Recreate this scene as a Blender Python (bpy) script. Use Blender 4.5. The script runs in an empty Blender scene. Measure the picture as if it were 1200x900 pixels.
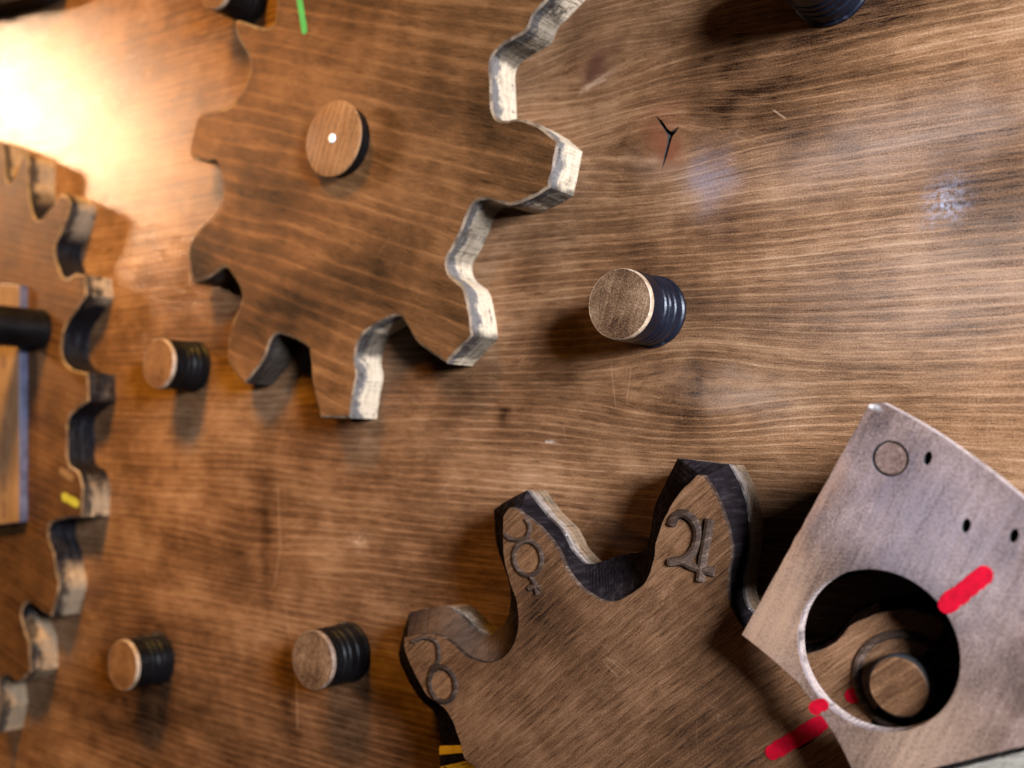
import bpy, bmesh, math, random
from mathutils import Vector, Matrix, noise as mnoise
random.seed(4)
SC = bpy.context.scene
COL = SC.collection

# ------------------------------------------------------------------ camera
H = 0.40                      # lens height over the board (m)
FPX = 1200.0                  # focal length in photo pixels (photo is 1200 wide)
zw = Vector((-870, 75, FPX)).normalized()          # board normal seen from the camera
xw = (Vector((1, 0, 0)) - zw * zw.x).normalized()
yw = zw.cross(xw)
ROT = Matrix((xw, yw, zw))                         # camera axes -> world axes
CAM = Vector((0, 0, H))
def at(x, y, z=0.0):
    """Point of the plane z=const that the photo shows at pixel x, y."""
    d = ROT @ Vector((x - 600, 450 - y, -FPX))
    return CAM + d * ((z - H) / d.z)
cd = bpy.data.cameras.new('camera'); cam = bpy.data.objects.new('camera', cd); COL.objects.link(cam)
cam.matrix_world = Matrix.Translation(CAM) @ ROT.to_4x4()
cd.sensor_width = 36; cd.lens = 36; cd.clip_start = 0.01; cd.clip_end = 50
cd.dof.use_dof = True
foc = at(800, 480, 0.030) - CAM
cd.dof.focus_distance = foc.dot(ROT @ Vector((0, 0, -1)))
cd.dof.aperture_fstop = 6.6
SC.camera = cam

# ------------------------------------------------------------------ light
D = math.radians
W = bpy.data.worlds.new('World'); SC.world = W; W.use_nodes = True
bg = W.node_tree.nodes['Background']
bg.inputs[0].default_value = (1.0, 0.80, 0.62, 1); bg.inputs[1].default_value = 0.004
def area(name, loc, target, size, power, color, size_y=None):
    l = bpy.data.lights.new(name, 'AREA'); l.energy = power; l.color = color
    l.shape = 'RECTANGLE' if size_y else 'DISK'; l.size = size
    if size_y: l.size_y = size_y
    o = bpy.data.objects.new(name, l); COL.objects.link(o); o.location = loc
    o.rotation_euler = (Vector(target) - Vector(loc)).to_track_quat('-Z', 'Y').to_euler()
    return o
area('warm_lamp', (-1.79, 0.615, 0.523), (-0.60, 0.12, 0), 0.13, 2.0, (1.0, 0.62, 0.36)).data.spread = D(60)
area('room_lamp', (-0.42, 0.76, 0.54), (-0.72, 0.04, 0), 0.20, 3.9, (1.0, 0.54, 0.08)).data.spread = D(60)
area('cool_window', (0.60, 0.22, 0.48), (-0.02, 0.06, 0), 0.30, 8.8, (0.84, 0.92, 1.08)).data.spread = D(70)
vs = SC.view_settings
vs.view_transform = 'Standard'; vs.look = 'None'; vs.exposure = -0.06; vs.gamma = 1.0

# ------------------------------------------------------------------ node helper
class NT:
    def __init__(s, name):
        s.m = bpy.data.materials.new(name); s.m.use_nodes = True
        s.t = s.m.node_tree; s.b = s.t.nodes['Principled BSDF']
        s.tc = s.t.nodes.new('ShaderNodeTexCoord').outputs['Object']
    def put(s, sock, v):
        if isinstance(v, bpy.types.NodeSocket): s.t.links.new(v, sock)
        else:
            if hasattr(sock.default_value, '__len__') and len(sock.default_value) == 4 and len(v) == 3: v = (*v, 1)
            sock.default_value = v
    def node(s, typ, out=0, props=None, **ins):
        n = s.t.nodes.new(typ)
        for k, v in (props or {}).items(): setattr(n, k, v)
        for k, v in ins.items():
            s.put(n.inputs[int(k[1:])] if k[0] == 'i' and k[1:].isdigit() else n.inputs[k], v)
        return n.outputs[out]
    def math(s, op, a, b=0.0, c=0.0, clamp=False):
        return s.node('ShaderNodeMath', props={'operation': op, 'use_clamp': clamp}, i0=a, i1=b, i2=c)
    def vmath(s, op, a, b=(0, 0, 0)):
        return s.node('ShaderNodeVectorMath', props={'operation': op}, i0=a, i1=b)
    def noise(s, v, scale=1.0, detail=2.0, rough=0.5, dist=0.0, out=0):
        return s.node('ShaderNodeTexNoise', out, Vector=v, Scale=scale, Detail=detail, Roughness=rough, Distortion=dist)
    def sep(s, v):
        n = s.t.nodes.new('ShaderNodeSeparateXYZ'); s.put(n.inputs[0], v); return n.outputs
    def comb(s, x, y, z=0.0):
        return s.node('ShaderNodeCombineXYZ', X=x, Y=y, Z=z)
    def ramp(s, f, stops, interp='LINEAR'):
        n = s.t.nodes.new('ShaderNodeValToRGB'); s.put(n.inputs[0], f); r = n.color_ramp; r.interpolation = interp
        while len(r.elements) < len(stops): r.elements.new(0.5)
        for e, (p, c) in zip(r.elements, stops):
            e.position = p; e.color = (*c, 1) if hasattr(c, '__len__') else (c, c, c, 1)
        return n.outputs[0]
    def sstep(s, v, a, b, lo=0.0, hi=1.0):
        return s.node('ShaderNodeMapRange', props={'interpolation_type': 'SMOOTHSTEP'}, i0=v, i1=a, i2=b, i3=lo, i4=hi)
    def mix(s, f, a, b, blend='MIX'):
        n = s.t.nodes.new('ShaderNodeMix'); n.data_type = 'RGBA'; n.blend_type = blend
        s.put(n.inputs[0], f); s.put(n.inputs[6], a); s.put(n.inputs[7], b); return n.outputs[2]
    def gauss(s, p, c, sx, sy, ang=0.0):
        d = s.vmath('SUBTRACT', p, (c[0], c[1], 0)); q = s.sep(d); ca, sa = math.cos(ang), math.sin(ang)
        u = s.math('ADD', s.math('MULTIPLY', q[0], ca / sx), s.math('MULTIPLY', q[1], sa / sx))
        v = s.math('ADD', s.math('MULTIPLY', q[0], -sa / sy), s.math('MULTIPLY', q[1], ca / sy))
        r2 = s.math('ADD', s.math('MULTIPLY', u, u), s.math('MULTIPLY', v, v))
        return s.math('EXPONENT', s.math('MULTIPLY', r2, -1.0))
    def seg(s, p, a, b, w):
        """1 on a straight scratch from a to b, 0 away from it"""
        a = Vector(a[:2]); b = Vector(b[:2]); L = (b - a).length; e = (b - a) / L
        q = s.sep(s.vmath('SUBTRACT', p, (a.x, a.y, 0)))
        u = s.math('ADD', s.math('MULTIPLY', q[0], e.x), s.math('MULTIPLY', q[1], e.y))
        v = s.math('ABSOLUTE', s.math('ADD', s.math('MULTIPLY', q[0], -e.y), s.math('MULTIPLY', q[1], e.x)))
        k = s.sstep(v, 0.0, w, 1, 0)
        return s.math('MULTIPLY', k, s.math('MULTIPLY', s.sstep(u, 0, L * .15), s.sstep(u, L * .85, L, 1, 0)))
    def bump(s, h, strength, dist):
        return s.node('ShaderNodeBump', Strength=strength, Distance=dist, Height=h)
    def out(s, **k):
        for n, v in k.items(): s.put(s.b.inputs[n.replace('_', ' ')], v)
        return s.m

def wood(name, ang, tones, rough=(0.30, 0.50), knots=(), stains_shade=(), bare_gloss=(), scratches=(), off=(0, 0), band=1.0,
         fibre=1.0, bumpk=1.0, hair=0.35, smear=(), mottled=0.0, coat=0.0, bandk=1.0, spec=.12, contrast=1.0):
    """Stained sanded board: growth bands, fibres, knots that push the bands aside, stains, hairline scratches."""
    n = NT(name)
    P = n.tc
    mp = n.t.nodes.new('ShaderNodeMapping'); n.put(mp.inputs[0], P); mp.vector_type = 'POINT'
    mp.inputs['Rotation'].default_value = (0, 0, -ang); mp.inputs['Location'].default_value = (off[0], off[1], 0)
    g = n.sep(mp.outputs[0]); x, y, z = g[0], g[1], g[2]
    low = n.noise(n.comb(n.math('MULTIPLY', x, 5), n.math('MULTIPLY', y, 9), z), 1.0, 2, .5)
    y = n.math('ADD', y, n.math('MULTIPLY', n.math('SUBTRACT', low, .5), 0.009))
    wob = n.noise(n.comb(n.math('MULTIPLY', x, 28), n.math('MULTIPLY', y, 40), z), 1.0, 2, .5)
    y = n.math('ADD', y, n.math('MULTIPLY', n.math('SUBTRACT', wob, .5), 0.0012))
    kmask = None
    for (c, s, k) in knots:                            # knots given in object coordinates
        gm = n.gauss(P, c, s * 2.2, s)
        ly = n.math('SUBTRACT', n.sep(P)[1], c[1])
        y = n.math('SUBTRACT', y, n.math('MULTIPLY', n.math('MULTIPLY', ly, gm), k))
        if k > .5:
            core = n.gauss(n.vmath('ADD', P, n.vmath('SCALE', n.noise(P, 160, 2, out=1))), c, s * .33, s * .40)
            kmask = core if kmask is None else n.math('MAXIMUM', kmask, core)
    bands = n.noise(n.comb(n.math('MULTIPLY', x, 3.0), n.math('MULTIPLY', y, 210.0 * band), z), 1.0, 2.0, .55)
    fine = n.noise(n.comb(n.math('MULTIPLY', x, 24.0), n.math('MULTIPLY', y, 560.0 * band), 3.1), 1.0, 3.0, .6)
    fib = n.noise(n.comb(n.math('MULTIPLY', x, 110.0), n.math('MULTIPLY', y, 1900.0), 7.0), 1.0, 2.0, .6)
    ph = n.math('ADD', n.math('MULTIPLY', y, 2 * math.pi / .0040 * band), n.math('MULTIPLY', n.noise(n.comb(n.math('MULTIPLY', x, 6), n.math('MULTIPLY', y, 70), 5.5), 1, 2, .5), 11.0))
    lines = n.math('MULTIPLY', n.math('POWER', n.math('MULTIPLY_ADD', n.math('SINE', ph), .5, .5), 7.0), n.noise(n.comb(n.math('MULTIPLY', x, 14), n.math('MULTIPLY', y, 55), 8.5), 1, 2, .6))
    speck = n.noise(P, 1300, 3, .75)
    dash = n.sstep(n.noise(n.comb(n.math('MULTIPLY', x, 75.0), n.math('MULTIPLY', y, 800.0), 11.0), 1.0, 2.0, .6), .54, .70)
    blot = n.noise(n.comb(n.math('MULTIPLY', x, 11.0), n.math('MULTIPLY', y, 24.0), 1.7), 1.0, 4, .6)
    blot2 = n.noise(P, 42, 4, .62)
    def amp(v, k): return n.math('MULTIPLY', n.math('SUBTRACT', v, .5), k)
    f = n.math('ADD', .5, amp(bands, .22 * bandk))
    f = n.math('ADD', f, amp(fine, .28 * fibre * bandk))
    f = n.math('ADD', f, amp(fib, .34 * fibre))
    f = n.math('ADD', f, amp(speck, .55 + .4 * mottled))
    f = n.math('ADD', f, n.math('MULTIPLY', lines, .24 * bandk))
    f = n.math('SUBTRACT', f, n.math('MULTIPLY', dash, .11 * fibre))
    f = n.math('ADD', f, amp(blot, .66 * bandk))
    f = n.math('ADD', f, amp(blot2, .42 + .5 * mottled))
    f = n.math('MULTIPLY_ADD', n.math('SUBTRACT', f, .5), contrast, .5)
    Pw = n.vmath('ADD', P, n.vmath('SCALE', n.vmath('SUBTRACT', n.noise(P, 60, 3, out=1), (.5, .5, .5))))
    Pw.node.inputs[1].links[0].from_node.inputs['Scale'].default_value = 0.02
    for (c, sx, sy, a, k) in stains_shade:
        f = n.math('SUBTRACT', f, n.math('MULTIPLY', n.gauss(Pw, c, sx, sy, a), k))
    col = n.ramp(f, [(0.20, tones[0]), (0.44, tones[1]), (0.58, tones[2]), (0.86, tones[3])])
    if kmask is not None:
        col = n.mix(n.math('MULTIPLY', kmask, .75), col, (tones[1][0] * 1.15, tones[1][1] * .72, tones[1][2] * .62))
    # random hairline scratches in three directions
    sc = None
    for i, a in enumerate((0.5, 1.45, 2.4)):
        m2 = n.t.nodes.new('ShaderNodeMapping'); n.put(m2.inputs[0], P); m2.inputs['Rotation'].default_value = (0, 0, a)
        q = n.sep(m2.outputs[0])
        v = n.noise(n.comb(n.math('MULTIPLY', q[0], 22), n.math('MULTIPLY', q[1], 170), i * 3.3), 1, 1.0, .5)
        ln = n.sstep(n.math('ABSOLUTE', n.math('SUBTRACT', v, .5)), 0.0, .006, 1, 0)
        ln = n.math('MULTIPLY', ln, n.sstep(n.noise(P, 26 + 5 * i, 2), .50, .72))
        sc = ln if sc is None else n.math('MAXIMUM', sc, ln)
    sc = n.math('MULTIPLY', sc, hair)
    for (a, b, w, k) in scratches:
        sm = n.math('MULTIPLY', n.seg(Pw if k > 1 else P, a, b, w), min(k, 1))
        sc = n.math('MAXIMUM', sc, sm)
    pale = tuple(min(1, c * 1.7 + .03) for c in tones[3])
    col = n.mix(sc, col, pale)
    for (c, sx, sy, a, k, tint) in bare_gloss:
        gm = n.math('MULTIPLY', n.math('MULTIPLY', n.gauss(Pw, c, sx, sy, a), k), n.sstep(n.math('MULTIPLY_ADD', speck, .6, n.math('MULTIPLY', fine, .5)), .32, .66, .25, 1.25), clamp=True)
        col = n.mix(gm, col, tint)
    for (c, sx, sy, a, tint) in smear:                 # chalky paint specks
        gm = n.math('MULTIPLY', n.gauss(Pw, c, sx, sy, a), n.sstep(n.noise(P, 480, 4, .75), .35, .75))
        col = n.mix(gm, col, tint)
    r = n.math('ADD', n.math('MULTIPLY', n.noise(P, 55, 3, .6), rough[1] - rough[0]), rough[0])
    r = n.math('ADD', r, amp(fine, .10))
    hgt = n.math('ADD', n.math('MULTIPLY', bands, .6), n.math('ADD', n.math('MULTIPLY', fine, .7), n.math('MULTIPLY', fib, .45)))
    hgt = n.math('ADD', hgt, n.math('MULTIPLY', speck, .2))
    n.out(Base_Color=col, Roughness=r, Normal=n.bump(hgt, .45 * bumpk, .0006), Specular_IOR_Level=spec)
    if coat: n.out(Coat_Weight=coat, Coat_Roughness=.28)
    return n.m

def rim(name, ply, cream, grey, dark, worn=0.5, thick=.02, top=.02, spots=(), radial=None):
    """Sawn edge of a plywood gear: ply lines, worn paint, dirt"""
    n = NT(name); P = n.tc; q = n.sep(P)
    t = n.math('DIVIDE', n.math('SUBTRACT', top, q[2]), thick)     # 0 at the upper arris, 1 at the board
    nz = n.noise(P, 120, 4, .65)
    pl = n.noise(n.comb(n.math('MULTIPLY', q[0], 30), n.math('MULTIPLY', q[1], 30), n.math('MULTIPLY', q[2], ply)), 1, 2, .6)
    saw = n.noise(n.comb(n.math('MULTIPLY', q[0], 700), n.math('MULTIPLY', q[1], 700), n.math('MULTIPLY', q[2], 40)), 1, 3, .6)
    col = n.ramp(n.math('ADD', n.math('MULTIPLY', pl, .6), n.math('MULTIPLY', saw, .4)),
                 [(.25, tuple(c * .55 for c in cream)), (.5, cream), (.8, tuple(min(1, c * 1.2) for c in cream))])
    m1 = n.sstep(n.math('ADD', t, n.math('MULTIPLY', n.math('SUBTRACT', nz, .5), 1.1)), .22, .42, 1, 0)
    col = n.mix(n.math('MULTIPLY', m1, .85), col, n.mix(saw, tuple(c * .5 for c in grey), grey))
    m2 = n.sstep(n.noise(P, 48, 4, .7), worn - .06, worn + .08)
    col = n.mix(n.math('MULTIPLY', m2, .92), col, n.mix(saw, dark, tuple(c * 2 for c in dark)))
    if radial:                                         # tooth tips paler, roots darker
        rr = n.math('SQRT', n.math('ADD', n.math('MULTIPLY', q[0], q[0]), n.math('MULTIPLY', q[1], q[1])))
        mk = n.sstep(n.math('ADD', rr, n.math('MULTIPLY', n.math('SUBTRACT', nz, .5), .012)), radial[0], radial[1], 1, 0)
        col = n.mix(mk, col, n.mix(saw, dark, tuple(c * 2.5 for c in dark)))
    for (c, sz, k) in spots:                           # walls in shade painted darker, besides patches of old dark paint
        col = n.mix(n.math('MULTIPLY', n.sstep(n.math('ADD', n.gauss(P, c, sz, sz), n.math('MULTIPLY', n.math('SUBTRACT', nz, .5), .7)), .35, .6), k), col, dark)
    m3 = n.sstep(n.noise(P, 210, 3, .7), .60, .70)
    col = n.mix(n.math('MULTIPLY', m3, .7), col, tuple(c * .35 for c in grey))
    h = n.math('ADD', n.math('MULTIPLY', saw, .6), n.math('ADD', pl, n.math('MULTIPLY', nz, 1.4)))
    return n.out(Base_Color=col, Roughness=.62, Normal=n.bump(h, 1.0, .0016), Specular_IOR_Level=.15)

def paint(name, c1, c2, rough=.3, wear=None, sc=90, bumpk=.3):
    n = NT(name); P = n.tc
    v = n.noise(P, sc, 4, .65)
    col = n.mix(n.sstep(v, .35, .7), c1, c2)
    if wear:
        col = n.mix(n.sstep(n.noise(P, sc * 3, 4, .7), .60, .72), col, wear)
    return n.out(Base_Color=col, Roughness=n.math('ADD', n.math('MULTIPLY', v, .25), rough - .1), Normal=n.bump(n.noise(P, sc * 6, 3, .6), bumpk, .0005))

# ------------------------------------------------------------------ mesh helpers
def tagit(o, label=None, cat=None, group=None, kind=None):
    for k, v in (('label', label), ('category', cat), ('group', group), ('kind', kind)):
        if v: o[k] = v
    return o
def empty(name, loc, label, cat, group=None):
    o = bpy.data.objects.new(name, None); COL.objects.link(o); o.location = loc; o.empty_display_size = .02
    return tagit(o, label, cat, group)
def mesh_obj(name, bm, mats, parent=None, smooth=False, bevel=0, segs=2, angle=40, bmat=True):
    me = bpy.data.meshes.new(name); bm.normal_update()
    for e in bm.edges:
        if len(e.link_faces) == 2 and e.calc_face_angle(0) > D(38): e.smooth = False
    bm.to_mesh(me); bm.free()
    for m in (mats if isinstance(mats, (list, tuple)) else [mats]): me.materials.append(m)
    if smooth:
        for p in me.polygons: p.use_smooth = True
    o = bpy.data.objects.new(name, me); COL.objects.link(o); o.parent = parent
    if bevel:
        b = o.modifiers.new('bevel', 'BEVEL'); b.width = bevel; b.segments = segs; b.limit_method = 'ANGLE'; b.angle_limit = math.radians(angle)
        if bmat and len(me.materials) > 1: b.material = 1
        b.use_clamp_overlap = True; b.harden_normals = False
    return o
def loc2(pts, z, base):
    return [(at(p[0], p[1], z) - base).to_2d() for p in pts]
def smooth_loop(pts, flags=None, step=.0022, jit=0.0, closed=True):
    """Catmull-Rom through the points; a flagged point is a sharp corner."""
    N = len(pts); flags = flags or [0] * N; out = []
    for i in range(N if closed else N - 1):
        p1, p2 = pts[i], pts[(i + 1) % N]; p0, p3 = pts[i - 1], pts[(i + 2) % N]
        if flags[i] or (not closed and i == 0): p0 = p1 - (p2 - p1)
        if flags[(i + 1) % N] or (not closed and i == N - 2): p3 = p2 + (p2 - p1)
        k = max(1, int((p2 - p1).length / step))
        for j in range(k):
            t = j / k
            q = .5 * ((2 * p1) + (p2 - p0) * t + (2 * p0 - 5 * p1 + 4 * p2 - p3) * t * t + (3 * p1 - p0 - 3 * p2 + p3) * t ** 3)
            if jit: q = q + Vector((mnoise.noise(Vector((q.x, q.y, .3)) * 260), mnoise.noise(Vector((q.x, q.y, 5.3)) * 260))) * jit
            out.append(q)
    return out
def ccw(p):
    a = sum(p[i - 1].x * p[i].y - p[i].x * p[i - 1].y for i in range(len(p)))
    return p if a > 0 else p[::-1]
def inset(l, d):
    """counter-clockwise loop moved inwards by d"""
    out = []
    for i in range(len(l)):
        a, b, c = l[i - 1], l[i], l[(i + 1) % len(l)]
        t = ((b - a).normalized() + (c - b).normalized())
        t = t.normalized() if t.length > 1e-6 else (c - b).normalized()
        w = d * (1 + .5 * mnoise.noise(Vector((b.x, b.y, 2)) * 190))
        out.append(b + Vector((-t.y, t.x)) * w)
    return out
def sanded_prism(bm, loop, z0, z1, cw=.0013, ch=.0007):
    """outline block with a flat sanded arris (material 2) round the upper face"""
    l = ccw(loop); li = inset(l, cw)
    R = [[bm.verts.new((p.x, p.y, z)) for p in q] for q, z in ((l, z0), (l, z1 - ch), (li, z1))]
    for k in (0, 1):
        for i in range(len(l)):
            f = bm.faces.new((R[k][i - 1], R[k][i], R[k + 1][i], R[k + 1][i - 1])); f.material_index = 1 + k; f.smooth = True
    bm.faces.new(R[2]); f = bm.faces.new(R[0][::-1]); f.material_index = 1
    for e in bm.edges:
        if len(e.link_faces) == 2 and e.link_faces[0].material_index != e.link_faces[1].material_index: e.smooth = False
def prism(bm, loop, z0, z1, holes=(), top=0, side=1, bottom=True, hmat=None):
    """Extruded outline with holes cut through. Upper face material `top`, walls `side`."""
    loops = [ccw(loop)] + [ccw(h)[::-1] for h in holes]
    layers = {}
    for z in (z0, z1):
        es = []; rings = []
        for l in loops:
            vs_ = [bm.verts.new((p.x, p.y, z)) for p in l]
            rings.append(vs_)
            es += [bm.edges.new((vs_[i - 1], vs_[i])) for i in range(len(vs_))]
        layers[z] = rings
        if z == z1 or bottom:
            if holes:
                r = bmesh.ops.triangle_fill(bm, use_beauty=True, use_dissolve=False, edges=es, normal=(0, 0, 1 if z == z1 else -1))
                fs = [f for f in r['geom'] if isinstance(f, bmesh.types.BMFace)]
            else:
                fs = [bm.faces.new(rings[0] if z == z1 else rings[0][::-1])]
            for f in fs: f.material_index = top if z == z1 else side
    for li, (a, b) in enumerate(zip(layers[z0], layers[z1])):
        for i in range(len(a)):
            f = bm.faces.new((a[i - 1], a[i], b[i], b[i - 1])); f.smooth = True
            f.material_index = side if not (hmat and li) else hmat[li - 1]
def lathe(bm, prof, segs=48, mat=0, c=(0, 0), caps=True, wob=0.0):
    rings = []
    for r, z in prof:
        rings.append([bm.verts.new((c[0] + r * math.cos(2 * math.pi * i / segs) * (1 + wob * mnoise.noise(Vector((math.cos(2 * math.pi * i / segs) * 3, math.sin(2 * math.pi * i / segs) * 3, z * 300)))),
                                    c[1] + r * math.sin(2 * math.pi * i / segs) * (1 + wob * mnoise.noise(Vector((math.cos(2 * math.pi * i / segs) * 3, 9, z * 300 + math.sin(2 * math.pi * i / segs) * 3)))), z)) for i in range(segs)])
    for a, b in zip(rings, rings[1:]):
        for i in range(segs):
            f = bm.faces.new((a[i - 1], a[i], b[i], b[i - 1])); f.smooth = True; f.material_index = mat
    if caps:
        f = bm.faces.new(rings[-1]); f.material_index = mat
        f = bm.faces.new(rings[0][::-1]); f.material_index = mat
def circle(c, r, n=64):
    return [Vector((c[0] + r * math.cos(2 * math.pi * i / n), c[1] + r * math.sin(2 * math.pi * i / n))) for i in range(n)]
def tube(bm, pts, r, segs=8, z=0.0, ends=True):
    """Half-sunk round bead along a 2D path, radius may be a list."""
    rs = r if isinstance(r, (list, tuple)) else [r] * len(pts)
    rings = []
    for i, p in enumerate(pts):
        d = (pts[min(i + 1, len(pts) - 1)] - pts[max(i - 1, 0)]).normalized(); s = Vector((-d.y, d.x))
        rings.append([bm.verts.new((p.x + s.x * rs[i] * math.cos(a), p.y + s.y * rs[i] * math.cos(a), z + rs[i] * .9 * math.sin(a)))
                      for a in [2 * math.pi * k / segs for k in range(segs)]])
    for a, b in zip(rings, rings[1:]):
        for k in range(segs):
            f = bm.faces.new((a[k - 1], b[k - 1], b[k], a[k])); f.smooth = True
    bm.faces.new(rings[0]); bm.faces.new(rings[-1][::-1])
def ring(bm, c, r, t, z, segs=40, sx=1.0):
    rr = []
    for i in range(segs):
        a = 2 * math.pi * i / segs; e = Vector((math.cos(a), math.sin(a)))
        rr.append([bm.verts.new((c[0] + e.x * (r + t * math.cos(b)), c[1] + e.y * (r + t * math.cos(b)), z + t * .9 * math.sin(b))) for b in [2 * math.pi * k / 8 for k in range(8)]])
    for i in range(segs):
        for k in range(8):
            f = bm.faces.new((rr[i - 1][k - 1], rr[i][k - 1], rr[i][k], rr[i - 1][k])); f.smooth = True
def stroke(name, a, b, w, z, base, mat, parent, th=.00022):
    """Felt-pen stroke: a flat round-ended film of ink on a face at height z. a, b photo pixels; w width in m."""
    A = (at(*a, z) - base).to_2d(); B = (at(*b, z) - base).to_2d()
    d = (B - A); L = d.length; d = d / L if L > 1e-6 else Vector((1, 0)); s = Vector((-d.y, d.x)); pts = []
    K = max(3, int(L / .0015))
    def jw(i, sd): return w / 2 * (1 + .30 * mnoise.noise(Vector((i * .7, sd * 9, a[0] * .37))))
    for i in range(K + 1): pts.append(A + d * (L * i / K) + s * jw(i, 1))
    for i in range(1, 6): pts.append(B + (d * math.sin(math.pi * i / 6) + s * math.cos(math.pi * i / 6)) * w / 2 * .95)
    for i in range(K, -1, -1): pts.append(A + d * (L * i / K) - s * jw(i, 2))
    for i in range(1, 6): pts.append(A + (-d * math.sin(math.pi * i / 6) - s * math.cos(math.pi * i / 6)) * w / 2 * .95)
    bm = bmesh.new(); prism(bm, pts, z - base.z - .0001, z - base.z + th, side=0)
    return mesh_obj(name, bm, mat, parent)

# ------------------------------------------------------------------ materials
D = math.radians
T_BOARD = [(.010, .004, .002), (.080, .037, .016), (.150, .075, .035), (.29, .175, .100)]
T_GEAR = [(.010, .004, .001), (.064, .027, .009), (.116, .052, .019), (.21, .104, .042)]
T_TOP = [(.007, .003, .002), (.062, .028, .012), (.118, .057, .027), (.23, .130, .070)]
T_SECT = [(.016, .009, .007), (.084, .051, .038), (.142, .092, .072), (.25, .178, .147)]
def w2(x, y, z=0): return at(x, y, z).to_2d()
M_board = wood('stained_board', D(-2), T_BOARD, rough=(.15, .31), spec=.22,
    knots=[(w2(776, 168), .018, .92), (w2(702, 78), .015, .9), (w2(812, 455), .020, .85), (w2(850, 62), .022, .35), (w2(395, 480), .02, .4), (w2(285, 600), .03, .35)],
    stains_shade=[(w2(800, 480), .012, .014, .6, .16), (w2(812, 440), .005, .008, 0, .16), (w2(590, 480), .004, .004, 0, .20), (w2(375, 520), .022, .018, 0, .12),  # last patch paints the gear tooth's shadow on the board
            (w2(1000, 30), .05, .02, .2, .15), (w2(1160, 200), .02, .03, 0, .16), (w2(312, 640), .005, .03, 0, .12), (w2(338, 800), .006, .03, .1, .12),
            (w2(765, 366), .026, .026, 0, .16), (w2(222, 428), .024, .024, 0, .14), (w2(402, 765), .024, .024, 0, .14), (w2(178, 772), .024, .024, 0, .14), (w2(975, -15), .026, .026, 0, .16),  # darker round the foot of each peg
            (w2(150, 800), .06, .06, 0, .18), (w2(350, 900), .09, .04, 0, .18), (w2(860, 120), .02, .006, .3, .12)],  # two broad patches paint the light falloff at the lower left
    scratches=[(w2(325, 560), w2(329, 650), .0010, .16), (w2(329, 640), w2(321, 690), .0009, .14), (w2(333, 700), w2(347, 800), .0010, .12), (w2(347, 790), w2(349, 860), .0011, .16),
               (w2(715, 420), w2(722, 480), .0004, .12), (w2(740, 428), w2(734, 476), .0004, .12), (w2(905, 128), w2(922, 140), .0006, .25), (w2(685, 105), w2(712, 92), .0012, .3)],
    bare_gloss=[(w2(870, 462), .024, .0075, -.25, .42, (.22, .15, .105)), (w2(832, 212), .010, .012, 0, .42, (.17, .15, .17)), (w2(772, 195), .014, .006, -.4, .35, (.22, .135, .085)), (w2(1060, 165), .05, .014, .1, .30, (.26, .19, .15)), (w2(1120, 330), .06, .03, .05, .25, (.24, .18, .14)),  # second patch paints a bluish gloss reflection as paler wood
          (w2(778, 165), .0085, .0120, .2, 1.0, (.105, .034, .016)), (w2(702, 78), .0085, .0085, 0, 1.0, (.050, .020, .012)), (w2(700, 98), .010, .0015, .4, .6, (.27, .17, .105))],
    smear=[(w2(1106, 240), .0085, .0060, .9, (.21, .20, .23)), (w2(648, 517), .0012, .0007, 0, (.4, .36, .32)), (w2(420, 630), .006, .004, 0, (.45, .3, .2))], hair=.10, contrast=.90)
M_gear = wood('stained_gear_face', D(-19.5), T_GEAR, rough=(.45, .62), off=(.31, .12), band=.42, hair=.12, bumpk=.8, spec=.10, contrast=.95,
    stains_shade=[((-.04, -.06), .035, .02, .2, .22), ((.02, -.05), .03, .018, .6, .22), ((.09, .02), .05, .02, -.3, .26), ((-.12, -.03), .03, .02, 0, .25), ((-.06, .0), .03, .012, -.3, .15)])
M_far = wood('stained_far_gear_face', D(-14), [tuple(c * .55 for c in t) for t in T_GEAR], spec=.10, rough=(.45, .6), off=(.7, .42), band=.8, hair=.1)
M_top = wood('stained_symbol_plate', D(39), T_TOP, rough=(.40, .58), off=(.13, .77), band=.9, fibre=1.35, hair=.12, bandk=.55, contrast=.85,
    stains_shade=[((-.055, .075), .030, .018, .7, .10), ((.02, .05), .03, .02, .5, .12)])
M_sect = wood('grey_stained_plate', D(62), T_SECT, rough=(.38, .56), off=(.5, .2), band=.8, fibre=.7, hair=.25, mottled=1.1, bumpk=.6, bandk=.28, stains_shade=[((at(1032, 760, .057) - at(1060, 700, .057)).to_2d(), .031, .031, 0, .32), ((.0, .045), .012, .02, .4, .12)],
    bare_gloss=[((at(p[0], p[1], .057) - at(1060, 700, .057)).to_2d(), a, b, D(64), k, t) for p, a, b, k, t in (((940, 610), .045, .004, .5, (.20, .100, .052)), ((905, 730), .026, .018, .75, (.23, .135, .080)), ((1070, 880), .024, .018, .7, (.25, .155, .10)), ((1110, 640), .03, .03, .3, (.25, .20, .205)), ((1060, 590), .02, .03, .3, (.15, .115, .125)), ((1021, 476), .0011, .0011, .9, (.5, .47, .44)))])
M_rim1 = rim('worn_gear_edge', 260, (.36, .275, .185), (.075, .070, .074), (.012, .008, .006), worn=.60,
    spots=[((at(*p, .012) - at(400, 218, .02)).to_2d(), sz, k) for p, sz, k in (((312, 425), .026, .95), ((625, 40), .016, .6), ((560, 255), .012, .6), ((265, 320), .02, .9), ((560, 412), .011, .75), ((540, 290), .010, .5), ((600, 60), .008, .7), ((425, 395), .012, .8), ((645, 232), .008, .8))])
M_rim3 = rim('dark_gear_edge', 260, (.22, .150, .090), (.014, .011, .010), (.003, .0025, .003), worn=.60, radial=(.172, .184))
M_rim3.node_tree.nodes['Principled BSDF'].inputs['Roughness'].default_value = .35
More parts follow.
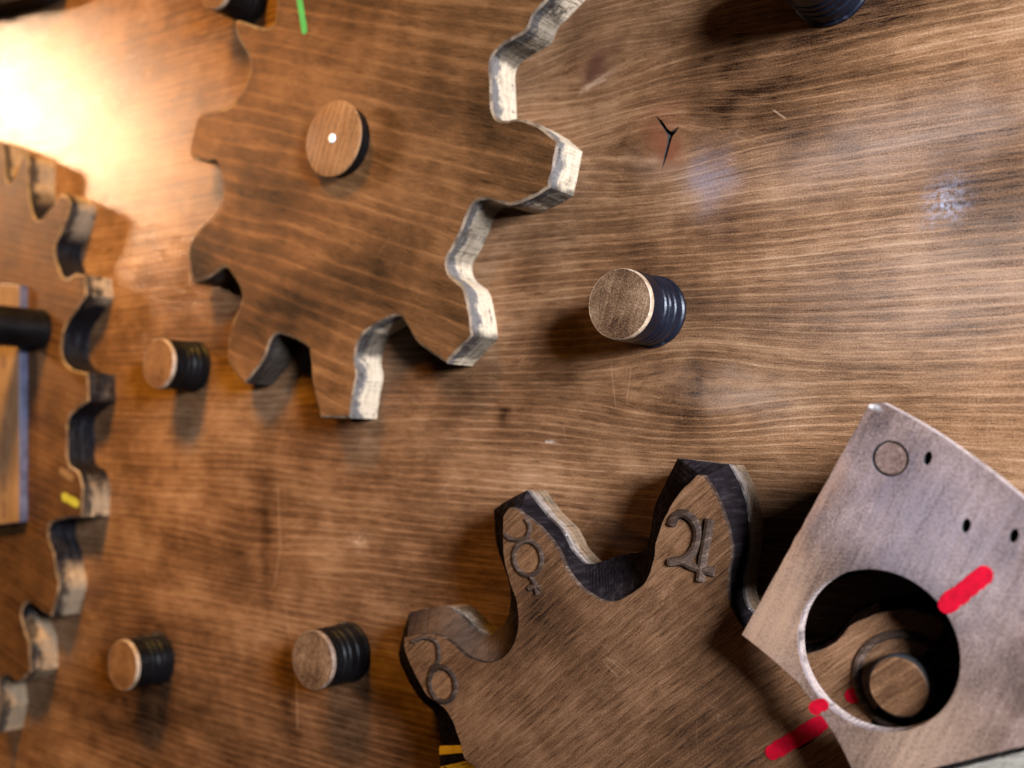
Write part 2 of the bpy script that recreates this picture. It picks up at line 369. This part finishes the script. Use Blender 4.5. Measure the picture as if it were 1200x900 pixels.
def streaked(name, bares=()):
    n = NT(name); P = n.tc; q = n.sep(P)
    v = n.noise(n.comb(n.math('MULTIPLY', q[0], 420), n.math('MULTIPLY', q[1], 420), n.math('MULTIPLY', q[2], 25)), 1, 3, .65)
    w = n.noise(P, 60, 3, .6)
    col = n.ramp(n.math('ADD', n.math('MULTIPLY', v, .6), n.math('MULTIPLY', w, .4)), [(.3, (.0022, .0016, .0016)), (.52, (.0085, .0062, .0066)), (.78, (.034, .025, .025))])
    for (c, sz) in bares: col = n.mix(n.math('MULTIPLY', n.gauss(P, c, sz, sz), n.math('ADD', .25, v)), col, (.075, .043, .025))
    return n.out(Base_Color=col, Roughness=.68, Normal=n.bump(v, .5, .0008), Specular_IOR_Level=.0)
M_dark = streaked('dark_purple_stain', [((at(515, 728, .03) - at(764, 987, .04)).to_2d(), .016), ((at(575, 755, .03) - at(764, 987, .04)).to_2d(), .012)])
M_black_wood = streaked('blackened_wood')
M_light = rim('bare_plywood_edge', 520, (.15, .093, .052), (.24, .19, .155), (.04, .03, .02), worn=.56, thick=.012, top=.021)
M_plaque = wood('pale_plaque_face', D(88), [(.06, .033, .017), (.12, .07, .037), (.165, .10, .055), (.22, .14, .085)], rough=(.4, .6), hair=.1)
M_block = wood('pale_block_face', D(10), [(.08, .065, .05), (.17, .145, .11), (.24, .21, .165), (.32, .29, .24)], rough=(.4, .6), mottled=.5)
M_blue = paint('blue_painted_edge', (.035, .035, .06), (.07, .07, .11), .4)
M_black = paint('black_peg_paint', (.0015, .0013, .0014), (.004, .0034, .0036), .40, wear=(.014, .011, .010), sc=60)
M_black.node_tree.nodes['Principled BSDF'].inputs['Specular IOR Level'].default_value = .12
M_navy = paint('blue_black_peg_paint', (.0018, .0022, .0045), (.0045, .0055, .010), .30, wear=(.018, .018, .024), sc=60)
M_navy.node_tree.nodes['Principled BSDF'].inputs['Specular IOR Level'].default_value = .2
M_paleend = paint('pale_peg_arris', (.15, .09, .048), (.36, .255, .165), .6, wear=(.05, .025, .012), sc=160)
M_thinend = paint('brown_peg_arris', (.08, .045, .026), (.20, .13, .085), .6, wear=(.03, .016, .009), sc=160)
M_endg = wood('bare_peg_end', D(70), [(.018, .007, .003), (.078, .041, .020), (.135, .077, .042), (.26, .17, .105)], rough=(.5, .7), mottled=1.5, fibre=.6, hair=.3, bandk=.3)
M_endo = wood('orange_peg_end', D(70), [(.03, .011, .003), (.095, .042, .015), (.140, .067, .026), (.20, .108, .050)], rough=(.45, .65), mottled=1.3, fibre=.6, hair=.2, bandk=.3)
M_knob = wood('knob_face', D(68), [(.04, .016, .006), (.140, .066, .027), (.205, .104, .044), (.28, .155, .075)], rough=(.4, .55), fibre=.9, hair=.1)
M_red = paint('red_ink', (.23, .0006, .0075), (.33, .0008, .011), .7, wear=(.15, .003, .007), sc=330)
M_red.node_tree.nodes['Principled BSDF'].inputs['Specular IOR Level'].default_value = .08
M_green = paint('green_ink', (.012, .20, .035), (.018, .28, .06), .45, sc=200)
M_yel = paint('yellow_tape', (.50, .30, .006), (.56, .36, .01), .4, sc=150)
M_yg = paint('yellow_green_ink', (.24, .24, .02), (.3, .3, .04), .45, sc=150)
M_screw = paint('bright_screw', (.75, .78, .82), (.85, .87, .9), .35)
M_lines = wood('carved_line', D(20), [(.005, .003, .002), (.020, .011, .007), (.040, .024, .016), (.13, .085, .06)], rough=(.55, .7), fibre=.5, spec=.1)
M_hollow = wood('carved_hollow', D(40), [(.03, .012, .005), (.075, .034, .015), (.12, .058, .026), (.19, .098, .046)], rough=(.4, .55))
M_plug = wood('dowel_end', D(30), [(.03, .016, .012), (.085, .050, .038), (.125, .078, .062), (.18, .12, .10)], rough=(.4, .6), mottled=1, bandk=.4)
M_chip = paint('chipped_edge', (.015, .011, .009), (.11, .09, .078), .5, wear=(.40, .35, .31), sc=110, bumpk=.9)
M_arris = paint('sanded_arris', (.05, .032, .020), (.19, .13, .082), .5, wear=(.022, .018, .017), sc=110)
M_nearblack = paint('near_black', (.003, .002, .0017), (.006, .004, .003), .8)
M_text = paint('brown_print', (.06, .025, .012), (.10, .045, .02), .6)

# ------------------------------------------------------------------ the board
bm = bmesh.new()
def crack_loop():
    a = [(768, 136, 0), (775, 143, 1.6), (781, 152, 2.2)]
    up = [(791, 153, 1.6), (796, 148, 0)]
    lo = [(784, 166, 2.0), (780, 182, 1.6), (776, 199, 0)]
    path = [(768, 135), (776.5, 142.5), (782.5, 151), (786, 154), (790, 152), (796.5, 147), (792, 155), (788, 160), (785.5, 168), (781.5, 183), (775.5, 200), (778.5, 182), (782, 167), (782.5, 158), (779.5, 153.5), (773.5, 144.5)]
    return [w2(*p) for p in path]
outer = [Vector((-1.15, -.42)), Vector((.22, -.42)), Vector((.22, .62)), Vector((-1.15, .62))]
prism(bm, outer, -.018, 0.0, holes=[crack_loop()], side=1)
tagit(mesh_obj('board', bm, [M_board, M_nearblack]), 'brown stained wooden board that everything stands on', None, None, 'structure')

# ------------------------------------------------------------------ pegs
def peg(face, base_z, h, label, mf, mb, r=.0152, pxbase=None, grooves=(.30, .46, .60), mr=None, name='peg'):
    mr = mr or M_paleend
    b = at(face[0], face[1], h); loc = Vector((b.x, b.y, base_z))
    if pxbase: q = at(*pxbase, base_z); loc = Vector((q.x, q.y, base_z))
    e = empty(name, loc, label, 'peg', 'dark round pegs standing on the board' if name == 'peg' else None)
    hh = h - base_z
    pr = [(r * 1.05, 0), (r * 1.05, .0016), (r * 1.0, .0022)]
    for gz in grooves:
        zc = gz * hh; pr += [(r, zc - .0012), (r * .965, zc - .0006), (r * .965, zc + .0006), (r * 1.005, zc + .0012)]
    pr += [(r, hh - .0022)]
    bm = bmesh.new(); lathe(bm, pr, 56, wob=.006); mesh_obj('shaft', bm, mb, e)
    bm = bmesh.new(); lathe(bm, [(r * .999, hh - .0022), (r * 1.0, hh - .0012), (r * .985, hh - .0002), (r * .962, hh + .0001), (r * .958, hh - .0005)], 56, wob=.008)
    mesh_obj('end_rim', bm, mr, e)
    bm = bmesh.new(); lathe(bm, [(r * .962, hh - .0008), (r * .962, hh - .00005), (r * .3, hh)], 56, wob=.012); mesh_obj('end_face', bm, mf, e)
    return e
peg((725.6, 356.3), 0, .030, 'blue black peg with pale scuffed wooden end in the middle of the board', M_endg, M_navy)
peg((185, 426), 0, .0265, 'black peg with orange wooden end left of the big gear', M_endo, M_black)
peg((143.5, 779.5), 0, .0258, 'black peg with orange end at bottom left beside the far gear', M_endo, M_black)
peg((366, 773.5), 0, .0265, 'black grooved peg with brown end left of the symbol gear', M_endg, M_black, grooves=(.34, .55, .70), mr=M_thinend)
peg((253, -19), 0, .0265, 'black peg cut off by the top edge, left of the big gear', M_endo, M_black)
peg((0, 0), 0, .034, 'blue black peg cut off by the top edge, right of the big gear', M_endg, M_navy, pxbase=(975, -15))

# ------------------------------------------------------------------ big gear
Z1 = .020
b1 = at(400, 218, Z1); B1 = Vector((b1.x, b1.y, 0))
g1 = empty('gear', B1, 'large brown wooden gear with pale worn edges and a round knob', 'gear', 'wooden gears')
O1 = [(277, 24, 0), (279, 44, 0), (286, 56, 0), (293, 69, 0), (293, 84, 0), (283, 108, 0), (266, 126, 0), (236, 133, 0), (229, 142, 0), (222, 173, 0), (228, 187, 1), (243, 189, 0), (252, 188, 0), (258, 203, 0), (261, 224, 0), (255, 248, 0),
      (233, 268, 0), (220, 293, 0), (225, 332, 1), (243, 326, 0), (263, 313, 0), (272, 322, 0), (283, 346, 0), (273, 378, 0), (267, 405, 0), (269, 427, 0), (287, 450, 1), (309, 421, 0), (317, 399, 0), (328, 391, 0), (358, 404, 0), (363, 416, 0),
      (366, 450, 0), (375, 489, 1), (410, 490, 1), (414, 462, 0), (418, 440, 0), (416, 422, 0), (420, 402, 0), (432, 386, 0), (464, 370, 0), (476, 380, 0), (490, 402, 0), (523, 426, 1), (554, 393, 1), (551, 366, 0), (544, 338, 0), (527, 321, 0),
      (524, 303, 0), (536, 282, 0), (548, 252, 0), (557, 237, 0), (572, 234, 0), (597, 240, 0), (621, 233, 0), (644, 220, 1), (655, 166, 1), (636, 150, 0), (622, 142, 0), (605, 139, 0), (587, 141, 0), (578, 131, 0), (576, 100, 0), (576, 69, 0), (589, 53, 0),
      (617, 36, 0), (626, 17, 0), (641, 1, 0), (662, -22, 1)]
pts = loc2(O1, Z1, B1); fl = [p[2] for p in O1]
for a, r, f in [(46, .150, 1), (49, .135, 0), (54, .126, 0), (60, .130, 0), (65, .156, 1), (76, .160, 1), (81, .138, 0), (88, .132, 0), (95, .136, 0), (101, .156, 1), (111, .152, 1), (114, .130, 0), (120, .116, 0)]:
    pts.append(Vector((math.cos(D(a)) * r, math.sin(D(a)) * r))); fl.append(f)
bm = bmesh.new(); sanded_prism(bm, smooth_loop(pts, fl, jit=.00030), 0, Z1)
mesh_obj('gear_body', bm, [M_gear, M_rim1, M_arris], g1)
stroke('marker_stroke', (349, -14), (357, 36), .0042, Z1, B1, M_green, g1)['label'] = 'green felt pen stroke'
k = at(390, 162.5, .0285); kl = Vector((k.x, k.y, Z1))
kn = empty('knob', kl, 'flat round wooden knob with a bright screw on the big gear', 'knob')
bm = bmesh.new(); lathe(bm, [(.0185, 0), (.0190, .0060), (.0196, .0075)], 56, wob=.004); mesh_obj('knob_side', bm, M_black, kn)
bm = bmesh.new(); lathe(bm, [(.0198, .0075), (.0203, .0078), (.0200, .0086), (.0195, .0088), (.006, .0089)], 56, wob=.004); mesh_obj('knob_face', bm, M_knob, kn)
bm = bmesh.new(); lathe(bm, [(.0024, .0088), (.0023, .0095), (.0012, .0099)], 20); mesh_obj('screw_head', bm, M_screw, kn)

# ------------------------------------------------------------------ far gear on the left
b3 = at(-50, 480, Z1); B3 = Vector((b3.x, b3.y, 0))
g3 = empty('gear', B3, 'dark edged wooden gear cut off by the left edge with a plaque on it', 'gear', 'wooden gears')
O3 = [(-22, 170, 0), (-6, 163, 1), (3, 168, 1), (6, 200, 0), (9, 213, 0), (17, 208, 0), (25, 186, 0), (31, 181, 0), (34, 190, 0), (33, 215, 0), (38, 248, 0), (46, 258, 0), (62, 240, 0), (72, 226, 1), (82, 236, 0), (76, 262, 0), (64, 290, 0), (68, 312, 0), (76, 326, 0), (88, 321, 0),
      (99, 322, 1), (101, 345, 1), (90, 362, 0), (78, 380, 0), (73, 396, 0), (73, 418, 0), (84, 432, 0), (103, 437, 1), (104, 470, 1), (92, 478, 0), (80, 491, 0), (79, 520, 0), (80, 543, 0), (92, 553, 0), (97, 570, 1), (96, 606, 1), (78, 607, 0), (59, 614, 0), (57, 630, 0), (63, 648, 0),
      (66, 670, 0), (69, 690, 0), (60, 723, 1), (48, 716, 0), (34, 706, 0), (25, 716, 0), (28, 735, 0), (34, 752, 1), (36, 788, 1), (20, 800, 0), (8, 792, 0), (-2, 800, 0), (0, 830, 1), (-6, 860, 1)]
pts = loc2(O3, Z1, B3); fl = [p[2] for p in O3]
a0 = math.degrees(math.atan2(pts[-1].y, pts[-1].x)) ; a1 = math.degrees(math.atan2(pts[0].y, pts[0].x))
arc = (a0 - a1) % 360
nT = 12
for i in range(nT):
    for da, r, f in [(.12, .17, 0), (.35, .172, 0), (.5, .195, 1), (.85, .195, 1)]:
        a = D(a0 - arc * (i + da) / nT); pts.append(Vector((math.cos(a) * r, math.sin(a) * r))); fl.append(f)
bm = bmesh.new(); sanded_prism(bm, smooth_loop(pts, fl, step=.003, jit=.0004), 0, Z1)
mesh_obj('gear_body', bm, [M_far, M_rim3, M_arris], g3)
stroke('marker_stroke', (75, 582), (90, 590), .0055, Z1, B3, M_yg, g3)['label'] = 'yellow green pen dash on a tooth'
for p, q in [((72, 552), (84, 560))]:
    stroke('bare_chip', p, q, .005, Z1, B3, M_plaque, g3)
ZP = .026
pl = [(-60, 330, 1), (23, 334, 1), (23, 612, 1), (-60, 622, 1)]
pb = at(0, 470, ZP); PB = Vector((pb.x, pb.y, Z1))
pq = empty('plaque', PB, 'pale wooden plaque with blue edge lying on the left gear', 'plaque')
bm = bmesh.new(); prism(bm, loc2(pl, ZP, PB), 0, ZP - Z1); mesh_obj('plaque_body', bm, [M_plaque, M_blue], pq, bevel=.0005)
for yy, hh in ((423, 12), (497, 10), (528, 16), (566, 14), (598, 16)):
    stroke('printed_mark', (5, yy - hh / 2), (5, yy + hh / 2), .004, ZP, PB, M_text, pq)
rb = at(48, 384, ZP)
RB = Vector((at(48, 386, Z1).x, at(48, 386, Z1).y, Z1))
rod = empty('handle_rod', RB, 'thick black rod sticking out from the left gear', 'rod')
bm = bmesh.new(); lathe(bm, [(.0140, 0), (.0142, .002), (.0138, .004), (.0136, .07), (.0130, .075)], 40, wob=.004); mesh_obj('shaft', bm, M_black, rod)
bm = bmesh.new(); lathe(bm, [(.0130, .075), (.0120, .0762)], 40); mesh_obj('end_face', bm, M_endo, rod)

# ------------------------------------------------------------------ symbol gear
ZA, ZB, ZC, ZD = .040, .0375, .0210, .0090
b2 = at(764, 987, ZA); B2 = Vector((b2.x, b2.y, 0))
g2 = empty('gear', B2, 'layered wooden gear with carved planet symbols on its pointed teeth', 'gear', 'wooden gears')
PAIR = [((556, 903), (524, 912), 0), ((545, 890), (519, 893), 0), ((539, 871), (519, 868), 0), ((530, 845), (517, 845), 0), ((520, 830), (511, 832), 0), ((501, 816), (496, 818), 0), ((486, 790), (480, 792), 0), ((475, 765), (471, 765), 0), ((473, 747), (483, 717), 1), ((492, 743), (500, 713), 0),
        ((513, 744), (527, 711), 0), ((530, 754), (545, 722), 0), ((547, 769), (559, 736), 0), ((568, 776), (575, 744), 0), ((585, 773), (588, 737), 0), ((598, 761), (597, 726), 0), ((606, 740), (601, 710), 0), ((606, 710), (601, 688), 0), ((598, 685), (595, 666), 0), ((592, 664), (588, 648), 0),
        ((589, 638), (584, 628), 0), ((589, 606), (582, 597), 1), ((597, 595), (602, 584), 0), ((606, 597), (621, 574), 1), ((632, 617), (641, 600), 0), ((653, 642), (661, 621), 0), ((665, 668), (674, 645), 0), ((682, 689), (690, 660), 0), ((703, 702), (707, 658), 0), ((720, 704), (723, 652), 0),
        ((733, 699), (741, 648), 0), ((755, 683), (757, 644), 0), ((765, 659), (764, 629), 0), ((768, 637), (767, 611), 0), ((779, 605), (771, 591), 0), ((795, 579), (783, 565), 0), ((817, 556), (797, 537), 1), ((825, 557), (857, 544), 1), ((837, 576), (869, 566), 0), ((848, 600), (877, 590), 0),
        ((856, 629), (880, 618), 0), ((857, 651), (878, 650), 0), ((853, 680), (873, 680), 0), ((855, 704), (875, 704), 0), ((866, 727), (888, 722), 0), ((890, 752), (908, 742), 0), ((918, 766), (932, 754), 0), ((943, 766), (955, 752), 0), ((966, 760), (976, 745), 0), ((984, 747), (992, 730), 0), ((998, 732), (1004, 716), 0),
        ((1021, 721), (1024, 705), 0), ((1050, 714), (1052, 700), 0), ((1080, 716), (1090, 700), 0), ((1105, 740), (1120, 735), 0)]
A_ = loc2([p[0] for p in PAIR], ZA, B2); B_ = loc2([p[1] for p in PAIR], ZC, B2); F_ = [p[2] for p in PAIR]
aE = math.degrees(math.atan2(A_[-1].y, A_[-1].x)); aS = math.degrees(math.atan2(A_[0].y, A_[0].x)) % 360
span = (aE - aS) % 360; nT = 6                        # the rest of the gear, below the frame
for i in range(nT):
    for da, r, rb_, f in [(.10, .108, .118, 0), (.28, .098, .108, 0), (.45, .108, .118, 0), (.60, .138, .146, 0), (.72, .144, .15, 1), (.86, .136, .146, 0)]:
        if i == nT - 1: r, rb_ = min(r, .11), min(rb_, .117)
        a = D(aE - span * (i + da) / nT); e = Vector((math.cos(a), math.sin(a)))
        A_.append(e * r); B_.append(e * rb_); F_.append(f)
NA = len(A_)
def paired(P0, P1, flags, k=5):
    """the same number of samples on both outlines so that a wall can be lofted between them"""
    outs = ([], [])
    for P, o in zip((P0, P1), outs):
        for i in range(len(P)):
            p1, p2 = P[i], P[(i + 1) % len(P)]; p0, p3 = P[i - 1], P[(i + 2) % len(P)]
            if flags[i]: p0 = p1 - (p2 - p1)
            if flags[(i + 1) % len(P)]: p3 = p2 + (p2 - p1)
            for j in range(k):
                t = j / k
                q = .5 * ((2 * p1) + (p2 - p0) * t + (2 * p0 - 5 * p1 + 4 * p2 - p3) * t * t + (3 * p1 - p0 - 3 * p2 + p3) * t ** 3)
                o.append(q + Vector((mnoise.noise(Vector((q.x, q.y, .3)) * 240), mnoise.noise(Vector((q.x, q.y, 5.3)) * 240))) * .00035)
    return outs
LA, LB = paired(A_, B_, F_)
sgn = sum(LA[i - 1].x * LA[i].y - LA[i].x * LA[i - 1].y for i in range(len(LA)))
if sgn < 0: LA.reverse(); LB.reverse()
bm = bmesh.new(); prism(bm, LA, ZB, ZA, side=1); mesh_obj('top_plate', bm, [M_top, M_lines], g2, bevel=.0003)
bm = bmesh.new()
ra = [bm.verts.new((p.x * .999, p.y * .999, ZB - .00005)) for p in LA]; rb2 = [bm.verts.new((p.x, p.y, ZC + .0022)) for p in LB]; rc = [bm.verts.new((p.x, p.y, ZC)) for p in LB]
for mi, (u, v) in enumerate(((rb2, ra), (rc, rb2))):
    for i in range(len(u)):
        f = bm.faces.new((u[i - 1], u[i], v[i], v[i - 1])); f.smooth = False; f.material_index = mi
bm.faces.new(ra); bm.faces.new(rc[::-1])
mesh_obj('dark_layer', bm, [M_dark, M_chip], g2)
bm = bmesh.new(); prism(bm, [p * .997 for p in LB], ZD, ZC - .00005, top=0, side=0); mesh_obj('plywood_layer', bm, M_light, g2, bevel=.0006)
bm = bmesh.new(); lathe(bm, [(.088, 0), (.088, ZD - .0001)], 96); mesh_obj('spacer', bm, M_nearblack, g2)
# carved symbols
def L2(x, y, z=ZA): return (at(x, y, z) - B2).to_2d()
def path(pp, n=6): return smooth_loop([L2(*p) for p in pp], step=.0012, closed=False) + [L2(*pp[-1])]
def bead(name, pp, r, parent=g2, z=ZA, mat=M_lines):
    bm = bmesh.new(); q = path(pp); tube(bm, q, r, z=z); return mesh_obj(name, bm, mat, parent)
def disc_ring(c, rpx, t, name='symbol_ring'):
    cc = L2(*c); r = (L2(c[0], c[1] + rpx) - cc).length
    bm = bmesh.new(); ring(bm, cc, r, t, ZA); o = mesh_obj(name, bm, M_lines, g2)
    bm = bmesh.new(); lathe(bm, [(r - .0003, ZA - .0002), (r - .0004, ZA + .00012)], 40, c=cc); mesh_obj('symbol_hollow', bm, M_hollow, o)
    return o
disc_ring((618.5, 654), 20, .0012)                      # Mercury
bead('symbol_horns', [(592, 627), (599, 632), (609, 632.5), (617, 630), (620.5, 622), (620, 614), (616, 608)], .0011)
bead('symbol_stem', [(622, 676), (627, 684), (630, 697)], .0012)
bead('symbol_crossbar', [(620, 690), (627, 687), (634, 689)], .0012)
disc_ring((518.5, 802), 20, .0013)
bead('symbol_horns', [(482, 752), (497, 747), (511, 752), (514, 766), (513, 776), (507, 782), (504, 790)], .0011)
bead('symbol_curve', [(787, 615), (792, 605), (800, 602), (811, 608), (818, 621), (817, 636), (811, 648), (801, 656), (786, 659)], .0019)
bead('symbol_stem', [(832, 608), (828, 633), (823, 662), (821, 681)], .0019)
bead('symbol_crossbar', [(784, 659), (799, 658), (812, 664), (826, 668), (838, 671)], .0018)
for s, e_ in (((526, 868), (537, 880)), ((536, 886), (548, 899))):
    A0 = at(s[0], s[1], .0290)
# two bands of yellow tape round the sloping edge
def tape(u0, u1, v0=.06, v1=.98):
    bm = bmesh.new(); i0 = min(range(len(LA)), key=lambda i: (LA[i] - L2(*u0)).length); i1 = min(range(len(LA)), key=lambda i: (LA[i] - L2(*u1)).length)
    if i0 > i1: i0, i1 = i1, i0
    rows = []
    for i in range(i0, i1 + 1):
        o = Vector((LA[i].x, LA[i].y, ZB)); p = Vector((LB[i].x, LB[i].y, ZC + .0022)); nrm = Vector((LA[i].x, LA[i].y, 0)).normalized() * .0003 + Vector((0, 0, .0002))
        rows.append([bm.verts.new(o.lerp(p, v) + nrm) for v in (v0, .5, v1)])
    for a, b in zip(rows, rows[1:]):
        for k_ in range(2): bm.faces.new((a[k_], a[k_ + 1], b[k_ + 1], b[k_]))
    bmesh.ops.recalc_face_normals(bm, faces=bm.faces[:])
    o = mesh_obj('tape_band', bm, M_yel, g2); sm = o.modifiers.new('t', 'SOLIDIFY'); sm.thickness = .0003
    o['label'] = 'yellow tape band on the edge'
tape((540, 873), (543, 884)); tape((548, 894), (556, 903))
# stub and collar on the tooth seen through the round hole
bc = L2(1060, 800)
bm = bmesh.new(); ring(bm, bc, .0160, .0015, ZA, 48); mesh_obj('boss_collar', bm, M_lines, g2)
bm = bmesh.new(); lathe(bm, [(.0100, ZA), (.0102, ZA + .0065), (.0097, ZA + .0075)], 40, c=bc, wob=.006); bo = mesh_obj('boss', bm, M_nearblack, g2)
bm = bmesh.new(); lathe(bm, [(.0096, ZA + .0075), (.0091, ZA + .0080), (.003, ZA + .00805)], 40, c=bc, wob=.006); mesh_obj('boss_face', bm, M_hollow, bo)
stroke('marker_stroke', (905, 882), (962, 848), .0056, ZA, B2, M_red, g2)['label'] = 'red felt pen stroke'
stroke('marker_stroke', (998, 816), (1002, 814), .0050, ZA, B2, M_red, g2)['label'] = 'red felt pen dot'

# ------------------------------------------------------------------ sector plate over it
ZS0, ZS = .0505, .0570
bs = at(1060, 700, ZS); BS = Vector((bs.x, bs.y, 0))
sp = empty('sector_plate', BS, 'pale grey wooden plate with a large round hole and red pen stroke', 'plate')
OS = [(1018, 474, 1), (1034, 472, 1), (1052, 481, 0), (1090, 503, 0), (1130, 530, 0), (1170, 560, 0), (1200, 584, 0), (1280, 640, 0), (1380, 730, 0), (1480, 840, 1), (1400, 960, 1), (1240, 866, 1), (1198, 875, 0), (1100, 899, 0), (1010, 924, 1), (996, 897, 0), (980, 865, 0), (960, 835, 0), (935, 801, 0), (901, 770, 0), (869, 744, 1)]  # end right of the frame stretched to block light under the plate
def S2(x, y): return (at(x, y, ZS) - BS).to_2d()
hc = [S2(930.5, 752), S2(1127, 770), S2(1028, 668), S2(1042, 852), S2(965, 690), S2(1100, 840)]
# least-squares circle for the hole
import numpy as np
Am = np.array([[2 * p.x, 2 * p.y, 1] for p in hc]); bv = np.array([p.x ** 2 + p.y ** 2 for p in hc]); s_ = np.linalg.lstsq(Am, bv, rcond=None)[0]
hcx, hcy, hr = float(s_[0]), float(s_[1]), math.sqrt(s_[2] + s_[0] ** 2 + s_[1] ** 2)
def slot(x, y, a, l=.0022, w=.0012):
    c = S2(x, y); return [c + Vector((math.cos(t) * w * math.cos(a) - math.sin(t) * l * math.sin(a), math.cos(t) * w * math.sin(a) + math.sin(t) * l * math.cos(a))) for t in [2 * math.pi * i / 14 for i in range(14)]]
holes = [circle((hcx, hcy), hr, 96), circle(S2(1043, 537.5), .0058, 40), slot(1087, 537, -.3), slot(1132, 616, -.25), slot(1188, 628, -.3)]
bm = bmesh.new(); prism(bm, smooth_loop([S2(*p[:2]) for p in OS], [p[2] for p in OS], step=.004, jit=.00025), ZS0, ZS, holes=holes, hmat=[1, 2, 2, 2, 2])
M_rimS = rim('plate_edge', 300, (.24, .18, .15), (.16, .12, .12), (.05, .035, .03), worn=.62, thick=.0065, top=ZS)
mesh_obj('plate_body', bm, [M_sect, M_rimS, M_nearblack], sp, bevel=.0004, bmat=False)
pc = S2(1043, 537.5)
bm = bmesh.new(); lathe(bm, [(.0054, 0), (.0055, ZS - .0012), (.0050, ZS - .0006), (.002, ZS - .00055)], 32, c=pc); mesh_obj('dowel_pin', bm, M_plug, sp)
for x_, y_ in ((1087, 537), (1132, 616), (1188, 628)):
    bm = bmesh.new(); lathe(bm, [(.0030, ZS0 - .0008), (.0030, ZS0 + .0012)], 16, c=S2(x_, y_)); mesh_obj('dark_plug', bm, M_nearblack, sp)  # added dark plugs stop the lit board showing through the nail holes
ribA = [S2(*p) for p in ((1040, 530), (1080, 556), (1125, 592), (1175, 640), (1235, 705), (1290, 780), (1340, 870))]
bm = bmesh.new(); prism(bm, ribA + [p + (Vector((hcx, hcy)) - p).normalized() * .006 for p in ribA[::-1]], 0, ZS0 - .0002, side=0); mesh_obj('blocker_rib', bm, M_nearblack, sp)  # unseen rib added under the plate to block light from the hole
ribB = [S2(1034, 508), S2(985, 600), S2(938, 690)]
bm = bmesh.new(); prism(bm, ribB + [p + Vector((.005, .001)) for p in ribB[::-1]], 0, ZS0 - .0002, side=0); mesh_obj('blocker_rib', bm, M_nearblack, sp)  # second unseen rib, added to keep light out along the left edge
pc2 = S2(1290, 760)
bm = bmesh.new(); lathe(bm, [(.0075, 0), (.0075, ZS0 + .0005)], 32, c=pc2); mesh_obj('dowel_pin', bm, M_sect, sp)
stroke('marker_stroke', (1110, 709), (1153, 673), .0058, ZS, BS, M_red, sp)['label'] = 'bright red felt pen stroke'
stroke('marker_stroke', (955, 830), (964, 826), .0045, ZS, BS, M_red, sp)['label'] = 'short red pen dash at the hole'

# ------------------------------------------------------------------ pale piece in the lower right corner
ZE = .0535
be = at(1170, 930, ZE); BE = Vector((be.x, be.y, 0))
OE = [(1088, 909), (1198, 881), (1236, 872), (1310, 915), (1300, 1000), (1120, 1010)]
pe = empty('offcut_block', BE, 'pale wooden block peeping out below the grey plate at bottom right', 'block')
bm = bmesh.new(); prism(bm, loc2(OE, ZE, BE), 0, ZE); mesh_obj('block_body', bm, [M_block, M_rim1], pe, bevel=.0006, bmat=False)

# ------------------------------------------------------------------ dark piece in the upper left corner
ZF = .020
bf = at(0, -40, ZF); BF = Vector((bf.x, bf.y, 0))
OF = [(-60, 10), (-20, 5), (18, -1), (40, -10), (52, -26), (40, -70), (-80, -60)]
df = empty('corner_piece', BF, 'dark blurred wooden piece in the upper left corner', 'gear')
bm = bmesh.new(); prism(bm, smooth_loop(loc2(OF, ZF, BF), step=.004), 0, ZF); mesh_obj('piece_body', bm, [M_black_wood, M_nearblack], df, bevel=.0008)
